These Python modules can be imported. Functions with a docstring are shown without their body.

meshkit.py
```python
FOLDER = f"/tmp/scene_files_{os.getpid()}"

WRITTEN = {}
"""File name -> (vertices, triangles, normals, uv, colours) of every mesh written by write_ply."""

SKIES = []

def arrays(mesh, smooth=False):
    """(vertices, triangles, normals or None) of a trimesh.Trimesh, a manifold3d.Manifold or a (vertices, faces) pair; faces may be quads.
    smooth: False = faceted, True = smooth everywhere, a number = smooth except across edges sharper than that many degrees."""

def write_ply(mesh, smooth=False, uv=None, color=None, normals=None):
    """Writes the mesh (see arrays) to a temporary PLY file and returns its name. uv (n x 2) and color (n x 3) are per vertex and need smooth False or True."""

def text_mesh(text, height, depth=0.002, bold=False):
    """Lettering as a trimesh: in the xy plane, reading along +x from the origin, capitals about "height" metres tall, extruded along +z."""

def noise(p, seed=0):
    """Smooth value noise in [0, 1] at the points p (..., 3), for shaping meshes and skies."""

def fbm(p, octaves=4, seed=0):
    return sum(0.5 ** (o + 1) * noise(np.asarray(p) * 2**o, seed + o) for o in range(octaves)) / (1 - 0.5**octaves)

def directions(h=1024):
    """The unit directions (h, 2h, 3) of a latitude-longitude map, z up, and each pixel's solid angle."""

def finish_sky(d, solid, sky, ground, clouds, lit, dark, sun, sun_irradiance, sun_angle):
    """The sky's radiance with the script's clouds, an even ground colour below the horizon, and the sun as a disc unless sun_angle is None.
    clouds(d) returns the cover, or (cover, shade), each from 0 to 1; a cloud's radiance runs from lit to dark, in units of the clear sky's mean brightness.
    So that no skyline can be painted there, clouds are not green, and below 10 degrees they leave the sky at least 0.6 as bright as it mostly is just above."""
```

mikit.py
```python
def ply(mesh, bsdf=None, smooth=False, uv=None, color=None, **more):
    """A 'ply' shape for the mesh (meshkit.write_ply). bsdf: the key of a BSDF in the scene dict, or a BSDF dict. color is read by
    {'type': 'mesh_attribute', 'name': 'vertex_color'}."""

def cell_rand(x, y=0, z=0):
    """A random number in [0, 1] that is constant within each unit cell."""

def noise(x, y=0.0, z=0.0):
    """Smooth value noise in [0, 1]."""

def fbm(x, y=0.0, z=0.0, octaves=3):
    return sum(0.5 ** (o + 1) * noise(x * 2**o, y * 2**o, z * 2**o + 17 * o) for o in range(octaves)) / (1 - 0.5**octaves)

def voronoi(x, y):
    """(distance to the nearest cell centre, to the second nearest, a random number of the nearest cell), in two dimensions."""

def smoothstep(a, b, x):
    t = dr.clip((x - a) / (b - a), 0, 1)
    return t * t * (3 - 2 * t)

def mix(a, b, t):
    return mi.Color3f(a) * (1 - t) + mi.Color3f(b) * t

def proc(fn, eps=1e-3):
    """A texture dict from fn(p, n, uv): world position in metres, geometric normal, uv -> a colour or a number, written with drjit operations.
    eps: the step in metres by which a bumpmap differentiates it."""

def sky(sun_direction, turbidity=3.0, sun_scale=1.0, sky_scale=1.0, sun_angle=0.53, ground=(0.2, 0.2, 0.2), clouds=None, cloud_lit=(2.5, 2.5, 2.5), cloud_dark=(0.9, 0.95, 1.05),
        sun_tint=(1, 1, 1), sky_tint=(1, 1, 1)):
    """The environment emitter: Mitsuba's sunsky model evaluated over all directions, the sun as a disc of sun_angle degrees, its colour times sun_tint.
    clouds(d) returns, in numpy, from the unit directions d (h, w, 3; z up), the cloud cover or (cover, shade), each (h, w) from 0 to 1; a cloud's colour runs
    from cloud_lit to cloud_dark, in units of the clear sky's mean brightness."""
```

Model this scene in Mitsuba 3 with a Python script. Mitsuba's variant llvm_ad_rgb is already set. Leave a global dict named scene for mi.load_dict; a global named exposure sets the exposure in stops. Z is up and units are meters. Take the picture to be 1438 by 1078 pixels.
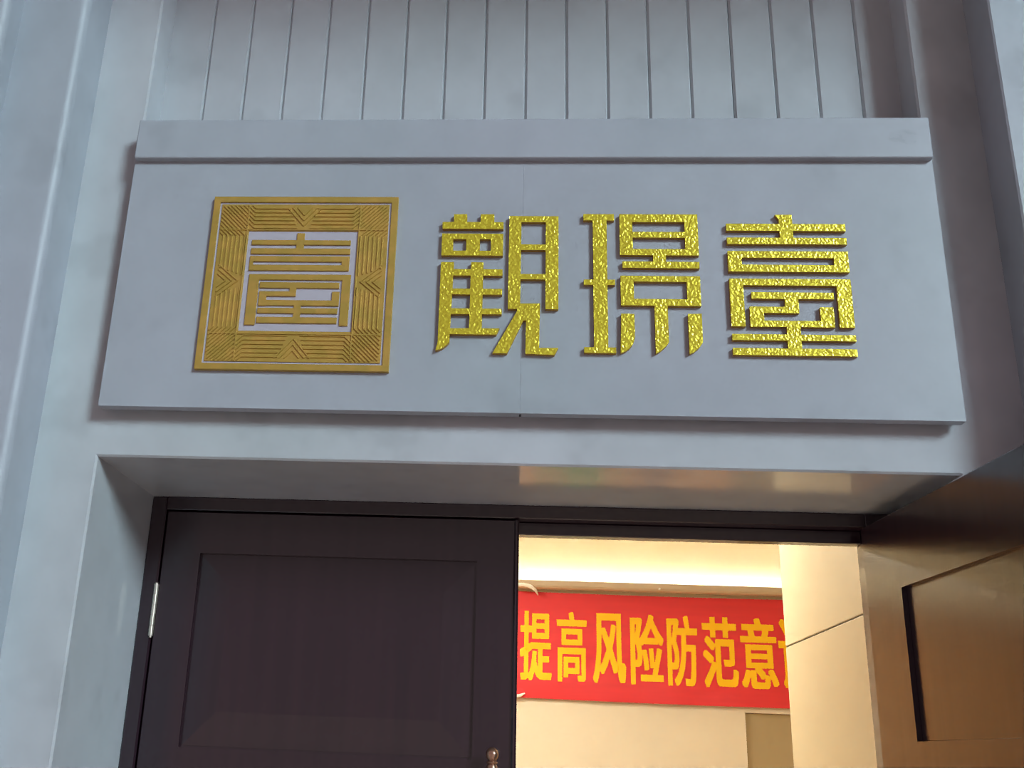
import math, json, random
import numpy as np, trimesh, manifold3d as m3
import drjit as dr
import mitsuba as mi
import mikit
from mikit import noise, fbm, voronoi, smoothstep, mix, proc
from meshkit import fbm as nfbm
from shapely.geometry import Polygon, box as sbox
from shapely import union_all, affinity

T = mi.ScalarTransform4f
scene, labels = {'type': 'scene'}, {}
rng = random.Random(7)

# ------------------------------------------------------------------ camera, sky, sun, exposure
FOC = 1573.99
CAM = np.array([0.034905, -2.402417, 1.5])
FW = np.array([-0.083309, 0.932131, 0.352409])
UP = np.array([-0.012383, -0.354580, 0.934944])
scene['camera'] = {'type': 'perspective', 'fov_axis': 'x', 'fov': math.degrees(2 * math.atan(719 / FOC)),
                   'principal_point_offset_x': 109.576 / 1438, 'principal_point_offset_y': 71.746 / 1078,
                   'near_clip': 0.05, 'far_clip': 200.0,
                   'to_world': T().look_at(origin=CAM.tolist(), target=(CAM + FW).tolist(), up=UP.tolist())}
# a bright overcast dusk: the sun is only a broad pale patch behind the clouds, up to the right of the photographer
scene['sky'] = mikit.sky((0.643, -0.766, 0.40), turbidity=3.0, sun_scale=3.25, sky_scale=4.0, sun_angle=16.0, ground=(0.62, 0.48, 0.42),
                         clouds=lambda d: (1.0 + 0 * d[..., 0], 0.35 * nfbm(d * 3.0, octaves=3, seed=3)),
                         cloud_lit=(1.27, 0.97, 1.02), cloud_dark=(1.04, 0.79, 0.84), sun_tint=(0.62, 1.05, 1.88), sky_tint=(0.9, 0.85, 1.0))
exposure = 0.0
LED = 2.8          # radiance of the cove strip
LAMP = 295.0         # radiance of the ceiling lamps

# ------------------------------------------------------------------ helpers
def add(key, mesh, mat, smooth=False, **kw):
    scene[key] = mikit.ply(mesh, mat, smooth=smooth, **kw)
    return key


def num(base):
    k, n = base, 0
    while k in scene or k in labels:
        n += 1
        k = f'{base}_{n:03d}'
    return k


def tag(key, label=None, cat=None, group=None, kind=None):
    d = labels.setdefault(key, {})
    for k, v in (('label', label), ('category', cat), ('group', group), ('kind', kind)):
        if v:
            d[k] = v
    return key


def cbox(x0, x1, y0, y1, z0, z1, c=0.002):
    """a box with chamfered edges"""
    c = min(c, (x1 - x0) / 2.5, (y1 - y0) / 2.5, (z1 - z0) / 2.5)
    pts = []
    for a in (x0, x1):
        for b in (y0, y1):
            for d in (z0, z1):
                sa, sb, sd = (c if a == x0 else -c), (c if b == y0 else -c), (c if d == z0 else -c)
                pts += [(a, b + sb, d + sd), (a + sa, b, d + sd), (a + sa, b + sb, d)]
    return trimesh.convex.convex_hull(np.array(pts))


def cat(*ms):
    return trimesh.util.concatenate(ms)


def man(mesh):
    return m3.Manifold(m3.Mesh(np.asarray(mesh.vertices, np.float32), np.asarray(mesh.faces, np.uint32)))


def mbox(x0, x1, y0, y1, z0, z1):
    return m3.Manifold.cube((x1 - x0, y1 - y0, z1 - z0)).translate((x0, y0, z0))


def tri(m):
    q = m.to_mesh()
    return trimesh.Trimesh(np.array(q.vert_properties[:, :3]), np.array(q.tri_verts), process=False)


def plate(poly, y_front, depth, bevel=0.0):
    """a polygon in (x, z) extruded from y_front back to y_front + depth"""
    ms = []
    for g in getattr(poly, 'geoms', [poly]):
        if bevel:
            a = trimesh.creation.extrude_polygon(g, depth - bevel, engine='earcut')
            a.apply_translation((0, 0, 0))
            inner = g.buffer(-bevel, join_style='mitre')
            if not inner.is_empty:
                for h in getattr(inner, 'geoms', [inner]):
                    b = trimesh.creation.extrude_polygon(h, bevel, engine='earcut')
                    b.apply_translation((0, 0, depth - bevel))
                    a = cat(a, b)
        else:
            a = trimesh.creation.extrude_polygon(g, depth, engine='earcut')
        ms.append(a)
    m = cat(*ms)
    v = m.vertices.copy()          # (x, z, h) -> (x, y_front + depth - h, z)
    return trimesh.Trimesh(np.column_stack([v[:, 0], y_front + depth - v[:, 2], v[:, 1]]), m.faces, process=False)


def lathe(profile, n=28):
    m = trimesh.creation.revolve(np.array(profile, float), sections=n)
    return m


def tube(pts, r, n=8):
    pts = np.array(pts, float)
    t = np.gradient(pts, axis=0)
    t /= np.linalg.norm(t, axis=1, keepdims=True) + 1e-12
    a = np.cross(t, [0.3, 0.2, 0.93]); a /= np.linalg.norm(a, axis=1, keepdims=True) + 1e-12
    b = np.cross(t, a)
    ang = np.arange(n) * 2 * np.pi / n
    r = np.broadcast_to(r, (len(pts),))
    v = pts[:, None] + r[:, None, None] * (np.cos(ang)[None, :, None] * a[:, None] + np.sin(ang)[None, :, None] * b[:, None])
    v = np.vstack([v.reshape(-1, 3), pts[:1], pts[-1:]])
    f = []
    for i in range(len(pts) - 1):
        for j in range(n):
            k = (j + 1) % n
            f += [(i * n + j, i * n + k, (i + 1) * n + k), (i * n + j, (i + 1) * n + k, (i + 1) * n + j)]
    e = len(pts) - 1
    for j in range(n):
        k = (j + 1) % n
        f += [(e * n + j, e * n + k, len(v) - 1), (k, j, len(v) - 2)]
    m = trimesh.Trimesh(v, np.array(f), process=False)
    m.fix_normals()
    return m


# ------------------------------------------------------------------ materials
def principled(c, rough, **kw):
    return {'type': 'principled', 'base_color': c if isinstance(c, dict) else {'type': 'rgb', 'value': list(c)}, 'roughness': rough, **kw}


def paint_fn(base, amt, seed):
    base = [float(x) for x in base]

    def fn(p, n, uv):
        a = fbm(p.x * 2.6 + seed, p.y * 2.3, p.z * 2.3, 4)
        b = fbm(p.x * 13 + seed, p.y * 13, p.z * 9, 3)
        s = smoothstep(0.60, 0.78, fbm(p.x * 7 + 3 * seed, p.y * 7, p.z * 5 + 11, 4))        # scuffs and thumb marks
        k = 1 + amt * (a - 0.5) * 2 + amt * 0.7 * (b - 0.5) * 2 - 0.10 * s
        warm = fbm(p.x * 1.7 + 31 + seed, p.y * 1.7, p.z * 1.7, 2) - 0.5
        return mi.Color3f(base[0] * k * (1 + 0.10 * warm), base[1] * k, base[2] * k * (1 + 0.05 * warm))
    return fn


scene['mat_wall'] = {'type': 'twosided', 'b': {'type': 'bumpmap', 'arbitrary': proc(lambda p, n, uv: 0.0004 * fbm(p.x * 9, p.y * 9, p.z * 7, 3), eps=2e-3), 'scale': 1.0,
                     'b': principled(proc(paint_fn((0.325, 0.350, 0.380), 0.10, 1.0)), 0.13, specular=0.5)}}
sign_base = paint_fn((0.252, 0.276, 0.316), 0.08, 9.0)


def sign_c(p, n, uv):                             # with the grey rub mark near the right end of the rail
    u, v = (p.x - 0.895) / 0.036, (p.z - 2.882) / 0.020
    r = dr.sqrt(u * u + v * v) + 0.5 * (fbm(p.x * 60, p.z * 60, 0.0, 3) - 0.5)
    m = (1 - smoothstep(0.55, 1.15, r)) * (0.4 + 0.6 * smoothstep(0.4, 0.6, fbm(p.x * 45, p.z * 120, 2.0, 3)))
    return sign_base(p, n, uv) * (1 - 0.13 * m)


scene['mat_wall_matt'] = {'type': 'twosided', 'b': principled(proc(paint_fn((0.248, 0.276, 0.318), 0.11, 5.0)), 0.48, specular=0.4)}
scene['mat_sign'] = {'type': 'twosided', 'b': principled(proc(sign_c), 0.34, specular=0.45)}


scene['mat_gold_foil'] = {'type': 'twosided', 'b': principled((0.57, 0.485, 0.035), 0.31, metallic=0.65, specular=0.6)}
scene['mat_gold_edge'] = {'type': 'twosided', 'b': principled((0.34, 0.20, 0.035), 0.45, metallic=0.3)}


def emblem_c(p, n, uv):
    a = fbm(p.x * 30, p.y * 30, p.z * 30, 3)
    return mix((0.33, 0.225, 0.045), (0.39, 0.245, 0.055), smoothstep(0.35, 0.7, a))


scene['mat_emblem'] = {'type': 'twosided', 'b': {'type': 'bumpmap', 'arbitrary': proc(lambda p, n, uv: 0.0003 * noise(p.x * 600, p.y * 600, p.z * 600), eps=4e-4), 'scale': 1.0,
                       'b': principled(proc(emblem_c), 0.36, metallic=0.35, specular=0.5)}}


scene['mat_acrylic'] = {'type': 'twosided', 'b': principled((0.31, 0.30, 0.35), 0.25, specular=0.5)}


def door_c(p, n, uv):
    g = fbm(p.x * 60, p.y * 60, p.z * 2.5, 3)
    return mix((0.008, 0.0035, 0.0075), (0.017, 0.0065, 0.0110), g)


scene['mat_door'] = {'type': 'twosided', 'b': principled(proc(door_c), 0.20, specular=0.8)}
scene['mat_door_gap'] = {'type': 'twosided', 'b': principled((0.006, 0.004, 0.006), 0.6)}


def cream_fn(base):
    def fn(p, n, uv):
        k = 0.95 + 0.10 * fbm(p.x * 3, p.y * 3, p.z * 3, 3)
        return mi.Color3f(base[0] * k, base[1] * k, base[2] * k)
    return fn


scene['mat_cream'] = {'type': 'twosided', 'b': principled(proc(cream_fn((0.74, 0.66, 0.50))), 0.6)}
scene['mat_pier'] = {'type': 'twosided', 'b': principled(proc(cream_fn((0.55, 0.475, 0.30))), 0.45)}
scene['mat_ceiling'] = {'type': 'twosided', 'b': principled((0.82, 0.80, 0.74), 0.7)}
scene['mat_tan'] = {'type': 'twosided', 'b': principled(proc(cream_fn((0.39, 0.30, 0.16))), 0.5)}
scene['mat_cornice'] = {'type': 'twosided', 'b': principled((0.55, 0.45, 0.32), 0.6)}


def tile_c(p, n, uv):
    fx, fy = p.x / 0.6 - dr.floor(p.x / 0.6), p.y / 0.6 - dr.floor(p.y / 0.6)
    j = dr.select((fx < 0.008) | (fy < 0.008), 0.6, 1.0)
    k = (0.92 + 0.16 * fbm(p.x * 4, p.y * 4, 0.0, 3)) * j
    return mi.Color3f(0.50 * k, 0.42 * k, 0.31 * k)


scene['mat_floor'] = {'type': 'twosided', 'b': principled(proc(tile_c), 0.25)}


def pave_c(p, n, uv):
    k = 0.85 + 0.3 * fbm(p.x * 3, p.y * 3, 0.0, 4)
    return mi.Color3f(0.62 * k, 0.48 * k, 0.42 * k)


scene['mat_paving'] = {'type': 'twosided', 'b': principled(proc(pave_c), 0.75)}


def cloth_c(p, n, uv):
    k = 0.93 + 0.14 * fbm(p.x * 1.5, 0.0, p.z * 22, 3)
    return mi.Color3f(0.70 * k, 0.030 * k, 0.038 * k)


scene['mat_red_cloth'] = {'type': 'twosided', 'b': principled(proc(cloth_c), 0.55, sheen=0.3)}
scene['mat_yellow_print'] = {'type': 'twosided', 'b': principled((0.95, 0.55, 0.0), 0.6)}
scene['mat_white'] = {'type': 'twosided', 'b': principled((0.85, 0.83, 0.76), 0.5)}
scene['mat_steel'] = {'type': 'twosided', 'b': principled((0.62, 0.58, 0.50), 0.30, metallic=0.85)}
scene['mat_bronze'] = {'type': 'twosided', 'b': principled((0.40, 0.24, 0.17), 0.22, metallic=0.9)}
scene['mat_leather'] = {'type': 'twosided', 'b': principled((0.16, 0.07, 0.04), 0.45)}
scene['mat_leaf'] = {'type': 'principledthin', 'base_color': {'type': 'rgb', 'value': [0.09, 0.46, 0.10]}, 'roughness': 0.5, 'diff_trans': 0.5}
scene['mat_pot'] = {'type': 'twosided', 'b': principled((0.50, 0.47, 0.42), 0.35)}
scene['mat_soil'] = {'type': 'twosided', 'b': principled((0.05, 0.035, 0.025), 0.9)}
scene['mat_hole'] = {'type': 'twosided', 'b': principled((0.02, 0.02, 0.025), 0.7)}
scene['mat_shadow_gap'] = {'type': 'twosided', 'b': principled((0.10, 0.09, 0.06), 0.8)}

# ------------------------------------------------------------------ the facade
OX0, OX1, OZ = -0.930, 0.9525, 2.101            # the door opening
RX0, RX1, RZ0 = -0.938, 0.961, 2.72             # the recess that holds the grooved boards
YD, YB = 0.4105, 0.100                           # plane of the door frame's face, plane of the boards
TOP = 4.6


def flare(x0, x1, z0, z1, y1, c):
    """a cutter from y < 0 to y1 whose mouth at y = 0 is c wider: leaves a chamfered rim"""
    a = mbox(x0, x1, -0.05, y1, z0, z1)
    pts = [(x, y, z) for (y, e) in ((-0.02, c + 0.02), (c, 0.0)) for x in (x0 - e, x1 + e) for z in (z0 - e, z1 + e)]
    return a + m3.Manifold.hull_points(np.array(pts, np.float32))


wall = mbox(-1.14, 1.16, 0.0, 0.5, 0.0, TOP)
wall -= flare(OX0, OX1, -0.5, OZ, 0.7, 0.0045)
wall -= flare(RX0, RX1, RZ0, TOP + 0.3, YB + 0.022, 0.005)
add('wall_front', tri(wall), 'mat_wall')
tag('wall_front', 'grey painted front wall with the deep doorway and a recessed field of grooved boards above', 'wall', kind='structure')
# grooved boards
GS, GX = 0.1059, -0.8271
edges = [RX0] + [GX + GS * i for i in range(17)] + [RX1]
for i in range(len(edges) - 1):
    a, b = edges[i], edges[i + 1]
    c0, c1 = (0.0 if i == 0 else 0.0056), (0.0 if i == len(edges) - 2 else 0.0042)
    a2, b2 = a + (0.0004 if i else 0), b - (0.0004 if i < len(edges) - 2 else 0)
    dy = rng.uniform(-0.0008, 0.0008)
    prof = [(a2, YB + 0.021), (a2, YB + dy + c0), (a2 + c0, YB + dy)] if c0 else [(a2, YB + 0.021), (a2, YB + dy)]
    prof += [(b2 - c1, YB + dy), (b2, YB + dy + c1 * 1.6), (b2, YB + 0.021)] if c1 else [(b2, YB + dy), (b2, YB + 0.021)]
    m = trimesh.creation.extrude_polygon(Polygon(prof), TOP - RZ0, engine='earcut')
    m.apply_translation((0, 0, RZ0))
    add(num('wall_front__board'), m, 'mat_wall')


def pilaster(x0, x1, yf, yb, r, left_round, right_round):
    """a full-height upright with rounded front edges"""
    q = []
    if left_round:
        q += [(x0, yb)] + [(x0 + r - r * math.cos(t), yf + r - r * math.sin(t)) for t in np.linspace(0, math.pi / 2, 7)]
    else:
        q += [(x0, yb), (x0, yf)]
    if right_round:
        q += [(x1 - r + r * math.sin(t), yf + r - r * math.cos(t)) for t in np.linspace(0, math.pi / 2, 7)] + [(x1, yb)]
    else:
        q += [(x1, yf), (x1, yb)]
    return trimesh.creation.extrude_polygon(Polygon(q), TOP, engine='earcut')


add('trim_1', pilaster(-1.245, -1.076, -0.13, 0.02, 0.022, False, True), 'mat_wall_matt', smooth=35)
tag('trim_1', 'flat grey upright projecting from the wall just left of the sign and doorway', 'pilaster', kind='structure')
add('trim_2', pilaster(-2.6, -1.245, -0.20, 0.02, 0.022, False, True), 'mat_wall_matt', smooth=35)
tag('trim_2', 'outermost grey wall face at the far left edge of the photo, proud of its neighbour', 'pilaster', kind='structure')
add('trim_3', trimesh.creation.extrude_polygon(Polygon([(1.1015, 0.02), (1.1015, 0.0), (1.0895, -0.144), (1.0910, -0.149), (1.0950, -0.152), (2.6, -0.152), (2.6, 0.02)]), TOP, engine='earcut'), 'mat_wall_matt', smooth=35)
tag('trim_3', 'grey upright projecting right of the sign, its side face in shade', 'pilaster', kind='structure')

add('canopy', cbox(-2.6, 2.6, -1.12, 0.01, 3.95, 4.10, 0.004), 'mat_wall')
tag('canopy', 'grey canopy projecting over the doorway, above the top of the photo', 'canopy', kind='structure')

# ------------------------------------------------------------------ the sign board
SX0, SX1, SZ0, SZ1, SY = -0.9265, 0.9595, 2.2045, 2.90, -0.050
SEAM = 0.0205
tag('sign_board', 'long light grey sign board with a thicker top rail, mounted over the doorway', 'sign')
add('sign_board__panel', cbox(SX0, SEAM, SY, -0.022, SZ0, SZ1, 0.0005), 'mat_sign')
add('sign_board__panel_001', cbox(SEAM, SX1, SY, -0.022, SZ0, SZ1, 0.0005), 'mat_sign')
add('sign_board__top_rail', cbox(-0.9235, 0.9565, -0.068, -0.022, 2.8275, 2.9335, 0.0022), 'mat_sign')
add('sign_board__backing_frame', cbox(SX0 + 0.035, SX1 - 0.0, -0.022, 0.0, SZ0 + 0.012, 2.90, 0.001), 'mat_sign')
pin = lathe([(0, 0), (0.0022, 0), (0.0022, 0.004), (0.0012, 0.0055), (0, 0.0055)], 12)
pin.apply_transform(trimesh.transformations.rotation_matrix(math.pi, [1, 0, 0]))
pin.apply_translation((SEAM, -0.040, SZ0 + 0.0005))
add('sign_board__screw', pin, 'mat_hole', smooth=30)

# ------------------------------------------------------------------ the raised gold characters
from scipy.spatial import Delaunay
import shapely


def crinkled(P, y, step, amp, r):
    """the crinkled foil face of a stroke: small flat facets, each tilted its own way"""
    edge = []
    for ring in [P.exterior] + list(P.interiors):
        c = np.array(ring.coords)
        for a, b in zip(c[:-1], c[1:]):
            n = max(1, int(round(np.linalg.norm(b - a) / step)))
            edge += [a + (b - a) * t for t in np.arange(n) / n]
    x0, z0, x1, z1 = P.bounds
    gx, gz = np.meshgrid(np.arange(x0, x1, step), np.arange(z0, z1, step * 0.866), indexing='ij')
    gx = gx + (np.arange(gx.shape[1]) % 2) * step * 0.5
    g = np.stack([gx, gz], -1).reshape(-1, 2) + r.uniform(-0.30, 0.30, (gx.size, 2)) * step
    g = g[shapely.contains_xy(P.buffer(-0.42 * step), g[:, 0], g[:, 1])]
    pts = np.vstack([np.array(edge), g])
    h = np.concatenate([np.full(len(edge), 0.0), r.uniform(-amp, amp, len(g))])
    h[:len(edge)] += r.uniform(-amp * 0.5, amp * 0.5, len(edge))
    f = Delaunay(pts).simplices
    c = pts[f].mean(1)
    f = f[shapely.contains_xy(P, c[:, 0], c[:, 1])]
    v = np.column_stack([pts[:, 0], y + h, pts[:, 1]])
    n = np.cross(v[f[:, 1]] - v[f[:, 0]], v[f[:, 2]] - v[f[:, 0]])
    f = np.where((n[:, 1] > 0)[:, None], f[:, ::-1], f)
    return trimesh.Trimesh(v, f, process=False)


foil_rng = np.random.default_rng(11)

CHARS = json.loads('''[[[[[-239,26614],[-239,26439],[-1653,26439],[-1653,26614],[-1392,26614],[-1392,26815],[-1088,26815],[-1088,26614],[-773,26614],[-773,26815],[-457,26815],[-457,26614]]],[[[-239,25760],[-1653,25760],[-1653,26316],[-239,26316]],[[-516,25882],[-516,26175],[-773,26175],[-773,25882]],[[-1392,25882],[-1088,25882],[-1088,26175],[-1392,26175]]],[[[-349,23826],[-1392,23826],[-1392,23637],[-1455,23561],[-1520,23504],[-1603,23457],[-1698,23437],[-1653,23626],[-1653,25591],[-1356,25591],[-1359,25418],[-962,25418],[-962,25591],[-679,25591],[-679,25418],[-239,25418],[-239,25258],[-679,25258],[-679,24935],[-239,24935],[-239,24791],[-679,24791],[-679,24451],[-239,24451],[-239,24313],[-679,24313],[-679,23975],[-281,23977]],[[-1382,24313],[-1389,23970],[-962,23973],[-962,24313]],[[-1379,24451],[-962,24451],[-962,24791],[-1372,24791]],[[-1369,24935],[-962,24935],[-962,25258],[-1363,25258]]],[[[604,23527],[1026,23533],[943,23364],[302,23384],[309,24175],[246,24174],[-104,23386],[-427,23388],[108,24409],[107,24451],[-104,24451],[-104,26772],[1026,26772],[1026,24451],[737,24451],[737,25176],[174,25176],[174,24583],[620,24588]],[[174,25309],[737,25309],[737,25907],[174,25907]],[[174,26049],[737,26049],[737,26614],[174,26614]]]],[[[[1597,23561],[1812,23561],[1812,25056],[1597,25056],[1597,25186],[1812,25186],[1812,26668],[1597,26668],[1597,26830],[2295,26830],[2295,26668],[2124,26668],[2124,25186],[2295,25186],[2295,25056],[2124,25056],[2124,23561],[2295,23561],[2295,23429],[1597,23429]]],[[[4182,25479],[2467,25479],[2467,25639],[3155,25639],[3155,25796],[2418,25796],[2418,26830],[4182,26830],[4182,25796],[3446,25796],[3446,25639],[4182,25639]],[[3884,25954],[3884,26237],[2709,26237],[2709,25954]],[[3884,26383],[3884,26632],[2709,26632],[2709,26383]]],[[[3446,23704],[3390,23615],[3245,23479],[3155,23429],[3155,24565],[2418,24565],[2418,25287],[4182,25287],[4182,24565],[3446,24565]],[[3884,24726],[3884,25144],[2709,25144],[2709,24726]]],[[[2418,24367],[2709,24363],[2709,23806],[2683,23701],[2639,23611],[2579,23536],[2506,23476],[2391,23429]]],[[[3884,24377],[4182,24381],[4182,23715],[4126,23621],[4076,23561],[3977,23475],[3884,23429]]]],[[[[7461,26253],[7461,26090],[4820,26090],[4820,26253],[6002,26253],[6002,26422],[4820,26422],[4820,26599],[6002,26599],[6002,26710],[5921,26830],[6298,26832],[6298,26599],[7461,26599],[7461,26422],[6298,26422],[6298,26253]]],[[[7461,25409],[4820,25409],[4820,25916],[7461,25916]],[[5122,25583],[7145,25583],[7145,25753],[5122,25753]]],[[[5122,24092],[4820,24092],[4820,25240],[7461,25240],[7461,24092],[7145,24092],[7145,25080],[5122,25080]]],[[[6298,23772],[6298,23591],[6002,23591],[6002,23772],[4820,23772],[4820,23916],[6002,23916],[6002,24092],[5230,24092],[5230,24568],[6002,24568],[6002,24757],[5286,24757],[5286,24915],[7069,24915],[7069,24757],[6298,24757],[6298,24420],[5534,24420],[5534,24239],[6749,24239],[6749,24568],[7040,24568],[7040,24092],[6298,24092],[6298,23916],[7461,23916],[7461,23772]]],[[[7461,23427],[4820,23427],[4820,23591],[7461,23591]]]]]''')
where = ('gold foil Chinese character nearest the square emblem, first of three on the sign',
         'middle gold foil Chinese character on the sign board, with a tall bar at its left',
         'last gold foil Chinese character, rightmost on the sign, built of many level bars')
LY, LD = -0.0625, 0.0125
for ch, lab in zip(CHARS, where):
    k = num('gold_character')
    tag(k, lab, 'character')
    for pc in ch:
        P = Polygon([(x * 1e-4, z * 1e-4) for x, z in pc[0]], [[(x * 1e-4, z * 1e-4) for x, z in h] for h in pc[1:]])
        s = num(k + '__stroke')
        face = crinkled(P, LY + 0.001, 0.0040, 0.00055, foil_rng)
        body = plate(P, LY + 0.0019, LD - 0.0019)
        add(s, face, 'mat_gold_foil')
        add(s + '__side', body, 'mat_gold_edge')

# ------------------------------------------------------------------ the square emblem
EX0, EX1, EZ0, EZ1 = -0.713, -0.272, 2.2917, 2.726
EW, EH = EX1 - EX0, EZ1 - EZ0
EY, ED = -0.062, 0.012


def er(u0, v0, u1, v1):
    return sbox(EX0 + u0 * EW, EZ1 - v1 * EH, EX0 + u1 * EW, EZ1 - v0 * EH)


def ering(a, b):
    return er(a, a, 1 - a, 1 - a).difference(er(b, b, 1 - b, 1 - b))


add('square_emblem__backing', plate(er(0.004, 0.004, 0.996, 0.996), EY + 0.0045, ED - 0.0045), 'mat_acrylic')
tag('square_emblem__backing', 'pale backing plate showing between the gold pieces')
tag('square_emblem', 'square matt gold emblem with a patterned border, left of the gold characters on the sign', 'emblem')
add('square_emblem__outer_border', plate(ering(0.0, 0.034), EY, ED, 0.0008), 'mat_emblem')
add('square_emblem__band', plate(er(0.046, 0.046, 0.954, 0.954).difference(er(0.206, 0.206, 0.795, 0.785)), EY + 0.002, ED - 0.002), 'mat_emblem')
for k, L in json.loads('''{"top":[[0.471,0.22,0.511,0.33],[0.23,0.261,0.76,0.289],[0.23,0.31,0.76,0.343]],"mouth":[[0.229,0.356,0.76,0.388],[0.229,0.407,0.76,0.44],[0.229,0.356,0.247,0.44],[0.72,0.356,0.76,0.44]],"cover":[[0.235,0.462,0.772,0.494],[0.235,0.462,0.289,0.752],[0.73,0.462,0.774,0.752]],"base":[[0.296,0.508,0.716,0.541],[0.457,0.52,0.491,0.588],[0.298,0.56,0.491,0.588],[0.298,0.56,0.337,0.643],[0.298,0.61,0.716,0.641],[0.682,0.56,0.72,0.641],[0.487,0.63,0.523,0.729],[0.297,0.655,0.716,0.685],[0.297,0.706,0.716,0.74]]}''').items():
    add(num('square_emblem__seal_stroke'), plate(union_all([er(*q) for q in L]).buffer(0.0004, join_style='mitre').buffer(-0.0004, join_style='mitre'), EY, ED, 0.0008), 'mat_emblem')


def seg(u0, v0, u1, v1, w=0.0040):
    """a raised ridge of the border pattern, between two points in emblem fractions"""
    p0, p1 = np.array((EX0 + u0 * EW, EZ1 - v0 * EH)), np.array((EX0 + u1 * EW, EZ1 - v1 * EH))
    d = p1 - p0
    L = np.linalg.norm(d)
    d /= L
    n = np.array((-d[1], d[0]))
    vs = []
    for q in (p0, p1):
        for s, h in ((-0.5, 0), (-0.28, 0.0030), (0.28, 0.0030), (0.5, 0)):
            x, z = q + n * s * w
            vs.append((x, EY + 0.0021 - h, z))
    return trimesh.convex.convex_hull(np.array(vs))


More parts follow.
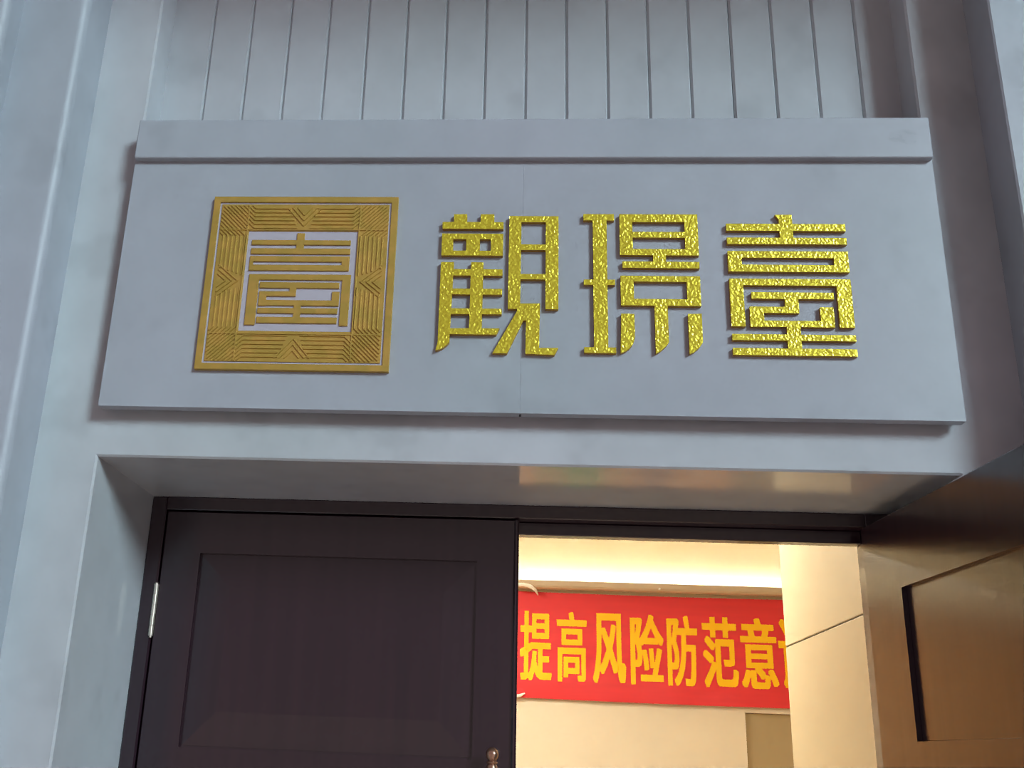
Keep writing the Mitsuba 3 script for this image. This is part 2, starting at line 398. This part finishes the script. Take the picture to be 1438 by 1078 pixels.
ridges = []
IN, B0 = 0.206, 0.052
insets = [0.072 + 0.0235 * i for i in range(6)]
for side in range(4):
    def m(u, v, side=side):                      # one side's pattern turned to each of the four sides
        for _ in range(side):
            u, v = 1 - v, u
        return u, v
    for d in insets:
        a = 0.235
        ridges.append(seg(*m(a, d), *m(0.425 + 0.35 * (d - 0.07), d)))
        ridges.append(seg(*m(1 - a, d), *m(0.575 - 0.35 * (d - 0.07), d)))
        ridges.append(seg(*m(a, d), *m(a - (d - B0), B0)))                   # ridges turn and run out to the corner
        ridges.append(seg(*m(1 - a, d), *m(1 - a + (d - B0), B0)))
    ridges.append(seg(*m(0.052, 0.199), *m(0.948, 0.199), 0.0045))
    for k in range(3):                            # nested chevrons in the middle of the side
        h = 0.045 + 0.032 * k
        ridges.append(seg(*m(0.5 - h * 0.85, 0.066), *m(0.5, 0.066 + h), 0.0042))
        ridges.append(seg(*m(0.5 + h * 0.85, 0.066), *m(0.5, 0.066 + h), 0.0042))
    for o in (0.0, 0.022, 0.044):                 # the corner, filled with ridges running to its tip
        ridges.append(seg(*m(0.058 + o, 0.058), *m(0.196, 0.196 - o), 0.0034))
        if o:
            ridges.append(seg(*m(0.058, 0.058 + o), *m(0.196 - o, 0.196), 0.0034))
add('square_emblem__border_fretwork', cat(*ridges), 'mat_emblem')
tag('square_emblem__border_fretwork', 'fine raised lines and chevrons of the border', kind='stuff')

# ------------------------------------------------------------------ door frame and leaves
FX0, FX1 = -0.8905, 0.868                        # between the jambs
tag('trim_4', 'dark brown door frame set deep in the doorway', 'door frame', kind='structure')
add('trim_4__jamb', cbox(OX0, FX0, YD, 0.5, 0.0, OZ, 0.004), 'mat_door')
add('trim_4__jamb_001', cbox(FX1, OX1, YD, 0.5, 0.0, OZ, 0.002), 'mat_door')
add('trim_4__head', cbox(FX0, FX1, YD, 0.5, 2.067, OZ, 0.002), 'mat_door')
add('trim_4__stop_001', cbox(FX0 - 0.002, FX0 + 0.014, YD + 0.047, 0.498, 0.0, 2.04, 0.002), 'mat_door')
add('trim_4__stop', cbox(FX0, FX1, YD + 0.047, 0.498, 2.035, 2.067, 0.002), 'mat_door')


def leaf(width, z0, z1, th, stile, panels, raised):
    """a panelled door leaf: x along the leaf from its hinge edge, y = 0 the face shown, +y into the leaf; panels: (x0, x1, z0, z1)"""
    b = man(cbox(0, width, 0, th, z0, z1, 0.003))
    for x0, x1, a, c in panels:
        b -= mbox(x0, x1, -0.05, 0.013, a, c)
        if not raised:
            continue
    return b


LZ1 = 2.0635
LW = 0.018 - FX0 - 0.004
# left leaf, closed
b = leaf(LW, 0.006, LZ1, 0.044, 0.1, [(0.098, 0.803, 1.4945, 1.9575), (0.098, 0.803, 0.16, 1.36)], True)
b = b.translate((FX0 + 0.004, YD + 0.001, 0))
tag('door_1', 'closed dark brown left door leaf with a raised panel, steel hinge and bronze handle', 'door', kind='structure')
add('door_1__slab', tri(b), 'mat_door')
for z0, z1 in ((1.4945, 1.9575), (0.16, 1.36)):
    x0, x1 = FX0 + 0.102, FX0 + 0.807
    y0, y1 = YD + 0.0135, YD + 0.0055
    o, i = 0.0045, 0.0830
    pts = [(x, y0, z) for x in (x0 + o, x1 - o) for z in (z0 + o, z1 - o)] + [(x, y0 - 0.002, z) for x in (x0 + o, x1 - o) for z in (z0 + o, z1 - o)] \
        + [(x, y1 + 0.0015, z) for x in (x0 + i - 0.002, x1 - i + 0.002) for z in (z0 + i - 0.002, z1 - i + 0.002)] + [(x, y1, z) for x in (x0 + i, x1 - i) for z in (z0 + i, z1 - i)]
    add(num('door_1__raised_panel'), trimesh.convex.convex_hull(np.array(pts)), 'mat_door')
add('door_1__astragal', cbox(0.0075, 0.0195, YD - 0.008, YD + 0.020, 0.006, LZ1, 0.004), 'mat_door')
# hinge: five knuckles on a pin, one leaf plate
kn = []
for k in range(5):
    z0 = 1.7485 + k * 0.0255
    c = trimesh.creation.cylinder(radius=0.0062, height=0.0245, sections=20)
    c.apply_translation((FX0 + 0.001, YD - 0.004, z0 + 0.01275))
    kn.append(c)
p = trimesh.creation.cylinder(radius=0.0036, height=0.134, sections=14)
p.apply_translation((FX0 + 0.001, YD - 0.004, 1.7485 + 0.0637))
add('door_1__hinge', cat(*kn, p), 'mat_steel', smooth=40)
tag('door_1__hinge', 'steel butt hinge with five knuckles')
add('door_1__hinge_001', cat(*kn, p).apply_translation((0, 0, -1.45)), 'mat_steel', smooth=40)
# the turned bronze handle
HX, HY, HT = -0.0345, YD - 0.045, 1.5238
prof = [(0, 0)] + [(0.0152 * math.sin(t), -0.0160 + 0.0160 * math.cos(t)) for t in np.linspace(0.15, 2.45, 14)] + \
    [(0.0092, -0.0300), (0.0125, -0.0315), (0.0135, -0.0335), (0.0125, -0.0355), (0.0098, -0.0370), (0.0118, -0.0400), (0.0150, -0.0520), (0.0172, -0.0680),
     (0.0150, -0.0900), (0.0110, -0.1100), (0.0130, -0.1400), (0.0130, -0.2600), (0.0110, -0.2900), (0.0172, -0.3300), (0.0118, -0.3600), (0.0150, -0.3750), (0.0, -0.3920)]
h = lathe([(r, z) for r, z in prof][::-1], 32)
h.fix_normals()
h.apply_translation((HX, HY, HT))
ends = []
for z in (HT - 0.09, HT - 0.31):
    c = trimesh.creation.cylinder(radius=0.008, height=0.052, sections=16)
    c.apply_transform(trimesh.transformations.rotation_matrix(math.pi / 2, [1, 0, 0]))
    c.apply_translation((HX, YD - 0.022, z))
    ends.append(c)
add('door_1__handle', cat(h, *ends), 'mat_bronze', smooth=40)
tag('door_1__handle', 'turned bronze pull handle with a ball finial')

# right leaf, swung open towards the street: x along the leaf from the hinge, face towards -X
LA, HXR = 0.0776, 0.855
R = np.eye(4)
R[:3, 0] = (math.sin(LA), -math.cos(LA), 0)      # along the leaf, towards the street
R[:3, 1] = (math.cos(LA), math.sin(LA), 0)       # into the leaf, away from the face shown
R[:3, 2] = (0, 0, 1)
R[:3, 3] = (HXR, YD - 0.002, 0)
b = leaf(0.885, 0.006, LZ1, 0.044, 0.1, [], False)
for z0, z1 in ((1.5700, 1.8928), (0.16, 1.36)):
    b -= mbox(0.207, 0.780, -0.05, 0.0125, z0, z1)
m = tri(b)
m.apply_transform(R)
if np.linalg.det(R[:3, :3]) < 0:
    m.invert()
tag('door_2', 'right door leaf standing open towards the street, brown in the light from the room', 'door', kind='structure')
add('door_2__slab', m, 'mat_door')
for z0, z1 in ((1.5700, 1.8928), (0.16, 1.36)):
    q = cbox(0.2085, 0.7785, 0.0118, 0.016, z0 + 0.0015, z1 - 0.0015, 0.0006)
    q.apply_transform(R)
    if np.linalg.det(R[:3, :3]) < 0:
        q.invert()
    add(num('door_2__inset_panel'), q, 'mat_door')

# ------------------------------------------------------------------ the room behind
X0, X1, Y1, ZC = -3.2, 3.6, 5.0, 2.95
add('floor', cbox(X0, X1, 0.5, Y1, -0.10, 0.0, 0.001), 'mat_floor')
tag('floor', 'tan tiled floor of the room behind the doorway', 'floor', kind='structure')
add('ceiling', cbox(X0, X1, 0.5, Y1, ZC, ZC + 0.1, 0.001), 'mat_ceiling')
tag('ceiling', 'white ceiling of the room behind the doorway', 'ceiling', kind='structure')
DX0, DX1, DZ = 1.398, 2.25, 1.826
bw = mbox(X0, X1, Y1, Y1 + 0.15, -0.1, ZC + 0.1) - mbox(DX0, DX1, Y1 - 0.1, Y1 + 0.3, 0.0, DZ)
add('wall_back', tri(bw), 'mat_cream')
tag('wall_back', 'cream back wall of the bright room, behind the red banner', 'wall', kind='structure')
add('wall_left', cbox(X0 - 0.15, X0, 0.5, Y1, -0.1, ZC + 0.1, 0.001), 'mat_cream')
tag('wall_left', 'cream left wall of the room, out of sight behind the closed door leaf', 'wall', kind='structure')
add('wall_right', cbox(X1, X1 + 0.15, 0.5, Y1, -0.1, ZC + 0.1, 0.001), 'mat_cream')
tag('wall_right', 'cream right wall of the room, hidden behind the side wall', 'wall', kind='structure')
for k, (a, b2) in enumerate(((X0 - 0.15, -1.141), (1.161, X1 + 0.15))):
    key = add(num('wall_inner'), cbox(a, b2, 0.05, 0.5, -0.1, ZC + 0.1, 0.001), 'mat_cream')
    tag(key, ('inner face of the front wall left of the doorway', 'inner face of the front wall right of the doorway')[k], 'wall', kind='structure')
tag('wall_side', 'cream side wall just inside the doorway, right of the banner, with one level joint', 'wall', kind='structure')
add('wall_side__panel', cbox(0.9, 1.05, 0.502, 1.515, 0.0, 1.8818, 0.0015), 'mat_pier')
add('wall_side__panel_001', cbox(0.9, 1.05, 0.502, 1.515, 1.8858, ZC, 0.0015), 'mat_pier')
add('wall_side__joint_filler', cbox(0.903, 1.047, 0.505, 1.512, 1.8810, 1.8866, 0.0004), 'mat_shadow_gap')
tag('door_3', 'plain tan door in the back wall, low right of the banner, half hidden by the side wall', 'door', kind='structure')
add('door_3__slab', cbox(DX0 + 0.002, DX1 - 0.002, Y1 + 0.025, Y1 + 0.065, 0.004, DZ - 0.002, 0.002), 'mat_tan')
kk = lathe([(0, 0), (0.012, 0), (0.012, 0.02), (0.026, 0.03), (0.026, 0.05), (0, 0.058)], 20)
kk.apply_transform(trimesh.transformations.rotation_matrix(math.pi / 2, [1, 0, 0]))
kk.apply_translation((DX1 - 0.08, Y1 + 0.025, 1.0))
add('door_3__knob', kk, 'mat_steel', smooth=35)

# light cove: a ledge along the back wall that hides an LED strip washing the wall above it
LZ0, LZ1c = 2.532, 2.576
tag('trim_5', 'tan ledge along the back wall above the banner, hiding a strip light', 'cornice', kind='structure')
prof = Polygon([(Y1, LZ0), (Y1 - 0.10, LZ0), (Y1 - 0.112, LZ0 + 0.012), (Y1 - 0.112, LZ1c), (Y1 - 0.098, LZ1c), (Y1 - 0.098, LZ1c - 0.018), (Y1, LZ1c - 0.018)])
m = trimesh.creation.extrude_polygon(prof, X1 - X0, engine='earcut')
v = m.vertices.copy()
add('trim_5__ledge', trimesh.Trimesh(np.column_stack([X0 + v[:, 2], v[:, 0], v[:, 1]]), m.faces, process=False), 'mat_cornice')
strip = cbox(X0 + 0.05, X1 - 0.05, Y1 - 0.075, Y1 - 0.045, LZ1c - 0.018, LZ1c - 0.010, 0.001)
scene['trim_5__strip_light'] = {**mikit.ply(strip, 'mat_white'), 'e': {'type': 'area', 'radiance': {'type': 'rgb', 'value': [LED * 12, LED * 11, LED * 8.4]}}}

# flush ceiling lamps (they light the room; the doorway's head hides them)
for k, (x, y, lab) in enumerate(((0.6, 1.9, 'round flush ceiling lamp of the room nearest the doorway'), (-0.9, 3.5, 'round flush ceiling lamp of the room nearest the red banner'))):
    key = num('ceiling_lamp')
    tag(key, lab, 'lamp')
    body = lathe([(0, 0), (0.175, 0), (0.175, -0.035), (0.160, -0.045), (0.158, -0.045), (0.158, -0.03), (0, -0.03)], 40)
    body.apply_translation((x, y, ZC))
    add(key + '__body', body, 'mat_white', smooth=35)
    d = lathe([(0, -0.050), (0.08, -0.049), (0.13, -0.045), (0.155, -0.036), (0.155, -0.031), (0, -0.031)], 40)
    d.fix_normals()
    d.apply_translation((x, y, ZC))
    scene[key + '__diffuser'] = {**mikit.ply(d, 'mat_white', smooth=35), 'e': {'type': 'area', 'radiance': {'type': 'rgb', 'value': [LAMP, LAMP * 0.93, LAMP * 0.80]}}}

# ------------------------------------------------------------------ the red banner
BX0, BX1, BZ0, BZ1, BY = -0.030, 2.05, 1.862, 2.515, Y1 - 0.012


def sag(x, z):
    """how far the cloth stands off the wall"""
    t = (z - BZ0) / (BZ1 - BZ0)
    return 0.006 * np.sin(6.0 * t + 1.3 * x) + 0.004 * np.sin(2.1 * x + 9 * t) + 0.003 * np.sin(15 * x) * (1 - t)


nx, nz = 120, 28
xs, zs = np.meshgrid(np.linspace(BX0, BX1, nx), np.linspace(BZ0, BZ1, nz), indexing='ij')
ysur = BY - 0.010 - np.abs(sag(xs, zs))
zz = zs - 0.006 * np.sin(np.pi * (xs - BX0) / (BX1 - BX0)) * (1 if True else 0)
fr = np.stack([xs, ysur, zz], -1).reshape(-1, 3)
bk = fr + [0, 0.0012, 0]
idx = np.arange(nx * nz).reshape(nx, nz)
q = np.stack([idx[:-1, :-1], idx[1:, :-1], idx[1:, 1:], idx[:-1, 1:]], -1).reshape(-1, 4)
f = np.vstack([q[:, [0, 1, 2]], q[:, [0, 2, 3]]])
rim = np.concatenate([idx[:, 0], idx[-1, 1:], idx[::-1, -1][1:], idx[0, ::-1][1:]])
N0 = nx * nz
rf = []
for a, c in zip(rim[:-1], rim[1:]):
    rf += [(a, c + N0, c), (a, a + N0, c + N0)]
cl = trimesh.Trimesh(np.vstack([fr, bk]), np.vstack([f, f[:, ::-1] + N0, np.array(rf)]), process=False)
tag('banner', 'red cloth banner with large yellow Chinese characters hung on the back wall of the room', 'banner')
add('banner__cloth', cl, 'mat_red_cloth', smooth=40)
GL = json.loads('''[[[[[0,161],[0,175],[26,191],[26,275],[2,275],[2,314],[26,314],[27,400],[54,400],[54,314],[75,314],[75,386],[183,386],[183,238],[75,238],[75,275],[54,275],[54,211],[66,213],[69,218],[194,216],[194,180],[143,180],[143,140],[184,140],[184,104],[143,104],[143,46],[199,45],[200,33],[196,5],[138,5],[125,8],[109,19],[99,34],[94,47],[92,47],[85,22],[75,0],[60,0],[53,13],[39,3],[9,2],[4,31],[4,41],[26,44],[26,139],[18,134],[3,134]],[[103,273],[154,273],[154,296],[103,296]],[[103,329],[154,329],[154,352],[103,352]],[[75,174],[54,160],[54,41],[56,41],[61,54],[70,86],[76,129],[79,170],[106,167],[103,115],[110,87],[112,81],[114,81],[114,180],[76,180]]]],[[[[1,317],[0,355],[84,355],[81,379],[81,393],[95,400],[110,400],[119,355],[200,355],[199,317]]],[[[7,194],[193,194],[192,17],[187,7],[178,3],[142,4],[138,24],[138,36],[161,36],[163,39],[163,157],[38,157],[37,0],[7,0]]],[[[32,303],[170,303],[170,208],[32,208]],[[63,241],[139,241],[139,270],[63,270]]],[[[46,142],[151,142],[151,45],[77,45],[77,24],[46,24]],[[77,109],[77,79],[122,79],[122,109]]]],[[[[0,20],[0,32],[9,65],[16,106],[22,166],[24,219],[24,400],[173,400],[173,208],[175,116],[191,116],[200,94],[198,40],[193,10],[188,4],[167,4],[162,9],[157,20],[153,37],[150,68],[140,57],[125,57],[103,135],[100,135],[87,95],[66,51],[51,51],[44,69],[42,69],[36,37],[27,0],[12,0]],[[54,358],[54,311],[60,317],[75,317],[98,257],[100,257],[102,266],[114,336],[128,336],[141,327],[141,315],[138,295],[128,240],[119,202],[119,196],[144,116],[146,115],[144,234],[144,358]],[[52,180],[46,101],[48,101],[58,121],[83,190],[82,199],[56,275],[54,275]]]],[[[[0,380],[64,381],[73,370],[73,359],[56,269],[56,264],[59,264],[79,299],[92,327],[107,368],[115,400],[130,400],[143,391],[142,368],[147,355],[175,298],[199,264],[200,250],[192,224],[177,224],[170,235],[167,235],[167,229],[82,229],[76,221],[66,221],[70,193],[82,198],[97,197],[106,144],[111,102],[111,88],[99,80],[83,80],[76,146],[73,165],[71,165],[70,129],[63,108],[52,99],[29,98],[29,0],[0,0]],[[104,270],[104,266],[150,266],[150,270],[127,318],[124,318]],[[29,228],[29,137],[36,137],[39,141],[42,150],[42,177],[35,215],[32,227]],[[29,293],[31,293],[38,342],[29,342]]],[[[59,19],[59,57],[129,57],[130,61],[137,94],[118,93],[110,204],[137,207],[144,129],[146,129],[160,207],[176,207],[189,199],[188,183],[160,57],[195,57],[195,19]]]],[[[[0,1],[0,382],[70,384],[80,371],[80,359],[75,329],[119,329],[110,382],[110,393],[124,400],[139,400],[148,352],[150,329],[200,329],[199,289],[126,289],[125,235],[187,234],[183,63],[179,28],[172,8],[159,1],[117,2],[113,31],[113,43],[144,41],[148,49],[153,96],[156,196],[123,196],[119,146],[111,94],[97,49],[81,18],[69,2],[53,2],[50,12],[43,24],[43,35],[58,55],[71,81],[84,127],[92,195],[95,289],[66,289],[60,255],[70,224],[77,185],[78,144],[73,109],[68,98],[57,92],[30,92],[30,1],[2,0]],[[30,233],[30,131],[41,131],[47,144],[47,178],[38,218],[32,233]],[[30,272],[33,274],[44,344],[30,344]]]],[[[[1,175],[0,188],[8,207],[24,207],[61,170],[61,158],[57,143],[68,143],[70,135],[72,135],[72,227],[70,226],[64,209],[48,210],[12,257],[13,269],[21,288],[35,288],[70,246],[72,246],[74,273],[180,273],[182,268],[181,143],[179,131],[172,122],[158,118],[122,118],[117,145],[117,158],[149,157],[152,160],[152,232],[103,232],[103,59],[105,50],[114,46],[161,47],[168,60],[171,103],[186,103],[200,91],[199,58],[196,33],[190,15],[176,5],[89,7],[80,15],[75,29],[72,47],[72,95],[70,95],[29,0],[14,0],[4,25],[4,36],[36,102],[48,131],[48,135],[38,135]]],[[[46,399],[76,400],[77,363],[119,363],[120,400],[150,400],[150,363],[197,363],[197,324],[150,324],[149,281],[119,282],[119,324],[77,324],[77,282],[75,281],[46,282],[46,324],[0,324],[0,363],[46,363]]]],[[[[3,260],[2,296],[49,296],[44,329],[12,330],[12,365],[85,365],[81,381],[81,394],[94,400],[111,400],[120,365],[188,365],[188,330],[158,329],[158,322],[152,296],[199,296],[200,287],[198,260]],[[77,329],[83,296],[117,296],[124,324],[124,329]]],[[[1,21],[0,34],[13,62],[25,106],[41,106],[47,99],[52,104],[74,104],[74,115],[27,115],[27,249],[175,249],[175,115],[112,115],[112,111],[130,87],[131,78],[143,78],[147,73],[150,73],[150,77],[144,88],[145,101],[155,110],[172,110],[194,56],[199,38],[199,26],[187,15],[171,15],[161,50],[158,56],[156,56],[152,18],[147,6],[143,2],[68,0],[57,5],[53,13],[50,30],[50,63],[48,63],[38,31],[28,7],[12,7]],[[57,147],[144,147],[144,167],[57,167]],[[57,217],[57,198],[144,198],[144,217]],[[81,91],[81,41],[82,38],[121,37],[125,42],[126,60],[124,60],[121,54],[106,54],[93,77]]]],[[[[143,122],[143,134],[148,138],[155,144],[172,144],[193,66],[200,28],[200,16],[185,3],[170,3],[161,53]]],[[[81,177],[81,380],[190,380],[190,177]],[[111,218],[159,218],[159,339],[111,339]]],[[[27,12],[18,34],[18,45],[25,60],[29,82],[29,233],[0,233],[0,275],[59,275],[59,119],[65,126],[81,126],[86,102],[88,101],[96,144],[111,144],[125,137],[126,125],[112,53],[93,0],[78,0],[65,19],[65,29],[75,53],[81,70],[81,77],[79,77],[67,58],[42,12]]],[[[11,368],[11,381],[21,400],[36,400],[63,349],[68,337],[68,325],[58,304],[43,304],[25,344]]]]]''')
gx0 = [0.0105, 0.2420, 0.4690, 0.7040, 0.9330, 1.1530, 1.3850, 1.6200]
gw = [0.2010, 0.1900, 0.2070, 0.2070, 0.1900, 0.2150, 0.2250, 0.2100]
for k, polys in enumerate(GL):
    geo = []
    for rings in polys:
        P = Polygon([(gx0[k] + x / 200 * gw[k], 1.966 + z / 400 * 0.427) for x, z in rings[0]],
                    [[(gx0[k] + x / 200 * gw[k], 1.966 + z / 400 * 0.427) for x, z in h] for h in rings[1:]])
        geo.append(P.buffer(0))
    m = plate(union_all(geo), 0.0, 0.0012)
    m = m.subdivide_to_size(0.05) if hasattr(m, 'subdivide_to_size') else m
    v = m.vertices.copy()
    v[:, 1] += BY - 0.010 - np.abs(sag(v[:, 0], v[:, 2])) - 0.0014
    add(num('banner__character'), trimesh.Trimesh(v, m.faces, process=False), 'mat_yellow_print')
tag('banner__character', 'yellow printed character')


def ribbon(pts, w, key):
    pts = np.array(pts, float)
    add(key, tube(pts, w, 7), 'mat_white', smooth=50)


ribbon([(BX0 - 0.02, Y1 - 0.124, 2.545), (BX0 + 0.02, Y1 - 0.126, 2.541), (BX0 + 0.06, Y1 - 0.127, 2.543), (BX0 + 0.10, Y1 - 0.126, 2.534), (BX0 + 0.135, Y1 - 0.112, 2.514), (BX0 + 0.150, Y1 - 0.060, 2.490)],
       [0.006, 0.013, 0.012, 0.013, 0.010, 0.004], 'banner__tie')
tag('banner__tie', 'white twisted tie at the banner\'s upper corner')
ribbon([(BX0 - 0.01, Y1 - 0.030, 1.866), (BX0 + 0.045, Y1 - 0.036, 1.872), (BX0 + 0.075, Y1 - 0.033, 1.888)], [0.008, 0.010, 0.005], 'banner__tie_001')
tag('banner__tie_001', 'white tie at the banner\'s lower corner')
n = lathe([(0, 0), (0.007, 0), (0.007, 0.006), (0.003, 0.008), (0.003, 0.035), (0, 0.036)], 12)
n.apply_transform(trimesh.transformations.rotation_matrix(-math.pi / 2, [1, 0, 0]))
n.apply_translation((0.882, Y1 - 0.1485, 2.540))
add('banner__nail', n, 'mat_white', smooth=30)

# ------------------------------------------------------------------ what the glossy soffit and leaf mirror of the room's lower part
scene['mat_wood'] = {'type': 'twosided', 'b': principled(proc(lambda p, n, uv: mix((0.60, 0.31, 0.125), (0.76, 0.42, 0.19), fbm(p.x * 25, p.y * 25, p.z * 1.5, 3))), 0.4)}
tag('trim_6', 'brown wooden dado along the foot of the back wall, below the photo', 'dado', kind='structure')
for k in range(7):
    a = X0 + 0.002 + k * (DX0 - X0) / 7
    add(num('trim_6__panel'), cbox(a, a + (DX0 - X0) / 7 - 0.004, Y1 - 0.020, Y1, 0.002, 1.00, 0.003), 'mat_wood')
add('trim_6__cap', cbox(X0, DX0 - 0.002, Y1 - 0.034, Y1, 1.00, 1.035, 0.005), 'mat_wood')
tag('trim_7', 'brown wooden panelling on the back wall left of the banner, hidden by the closed door leaf', 'panelling', kind='structure')
for k in range(5):
    a = X0 + k * 0.50
    add(num('trim_7__panel'), cbox(a + 0.002, a + 0.498, Y1 - 0.018, Y1, 1.036, 2.53, 0.003), 'mat_wood')


def move(m, x, y, rz=0.0):
    m = m.copy()
    m.apply_transform(trimesh.transformations.rotation_matrix(rz, [0, 0, 1]))
    m.apply_translation((x, y, 0))
    return m


PX, PY = 0.33, 4.60
tag('potted_plant', 'leafy green plant in a pale pot, mirrored in the soffit over the doorway', 'plant')
add('potted_plant__pot', move(lathe([(0, 0.001), (0.12, 0.001), (0.14, 0.02), (0.19, 0.36), (0.20, 0.38), (0.195, 0.39), (0.175, 0.38), (0.165, 0.34), (0, 0.34)], 36), PX, PY), 'mat_pot', smooth=35)
add('potted_plant__soil', move(lathe([(0, 0.352), (0.16, 0.342), (0.164, 0.335), (0, 0.335)], 24), PX, PY), 'mat_soil', smooth=35)
stems = []
for k in range(34):
    az, tilt, L = k * 2.399 + rng.uniform(-.3, .3), rng.uniform(0.03, 0.42), rng.uniform(0.50, 0.86)
    d = np.array([math.sin(tilt) * math.cos(az), math.sin(tilt) * math.sin(az), math.cos(tilt)])
    base = np.array([PX, PY, 0.345]) + 0.05 * np.array([math.cos(az), math.sin(az), 0])
    side = np.cross(d, [0, 0, 1.0]); side /= np.linalg.norm(side)
    up = np.cross(side, d)
    stems.append(tube([base, base + d * L * 0.25, base + d * L * 0.5], [0.004, 0.0035, 0.003], 5))
    vs, fs = [], []
    for i, t in enumerate(np.linspace(0, 1, 7)):
        c = base + d * L * (0.4 + 0.6 * t) + np.array([0, 0, -0.10]) * t * t
        w = 0.055 * math.sin(math.pi * (0.08 + 0.92 * t)) ** 0.8 if t < 1 else 0.001
        vs += [c - side * w + up * 0.012, c, c + side * w + up * 0.012]
        if i:
            q = 3 * i
            fs += [(q - 3, q - 2, q + 1), (q - 3, q + 1, q), (q - 2, q - 1, q + 2), (q - 2, q + 2, q + 1)]
    add(num('potted_plant__leaf'), trimesh.Trimesh(np.array(vs), np.array(fs), process=False), 'mat_leaf', smooth=True)
add('potted_plant__stems', cat(*stems), 'mat_leaf', smooth=40)
CX, CY = 0.86, 4.70
tag('floor_jar', 'tall brown glazed jar with a domed lid, beside the potted plant', 'jar')
add('floor_jar__body', move(lathe([(0, 0.001), (0.085, 0.001), (0.09, 0.02), (0.12, 0.30), (0.135, 0.55), (0.125, 0.75), (0.105, 0.84), (0.098, 0.86), (0, 0.86)], 40), CX, CY), 'mat_leather', smooth=35)
add('floor_jar__lid', move(lathe([(0, 0.8615), (0.102, 0.8615), (0.106, 0.875), (0.100, 0.91), (0.080, 0.955), (0.045, 0.985), (0.016, 0.995), (0.018, 1.005), (0.022, 1.02), (0.014, 1.035), (0, 1.038)], 40), CX, CY), 'mat_leather', smooth=35)

# ------------------------------------------------------------------ outside ground
add('ground', cbox(-30, 30, -30, 0.5, -0.30, -0.005, 0.001), 'mat_paving')
tag('ground', 'grey paved ground in front of the doorway', 'ground', kind='structure')
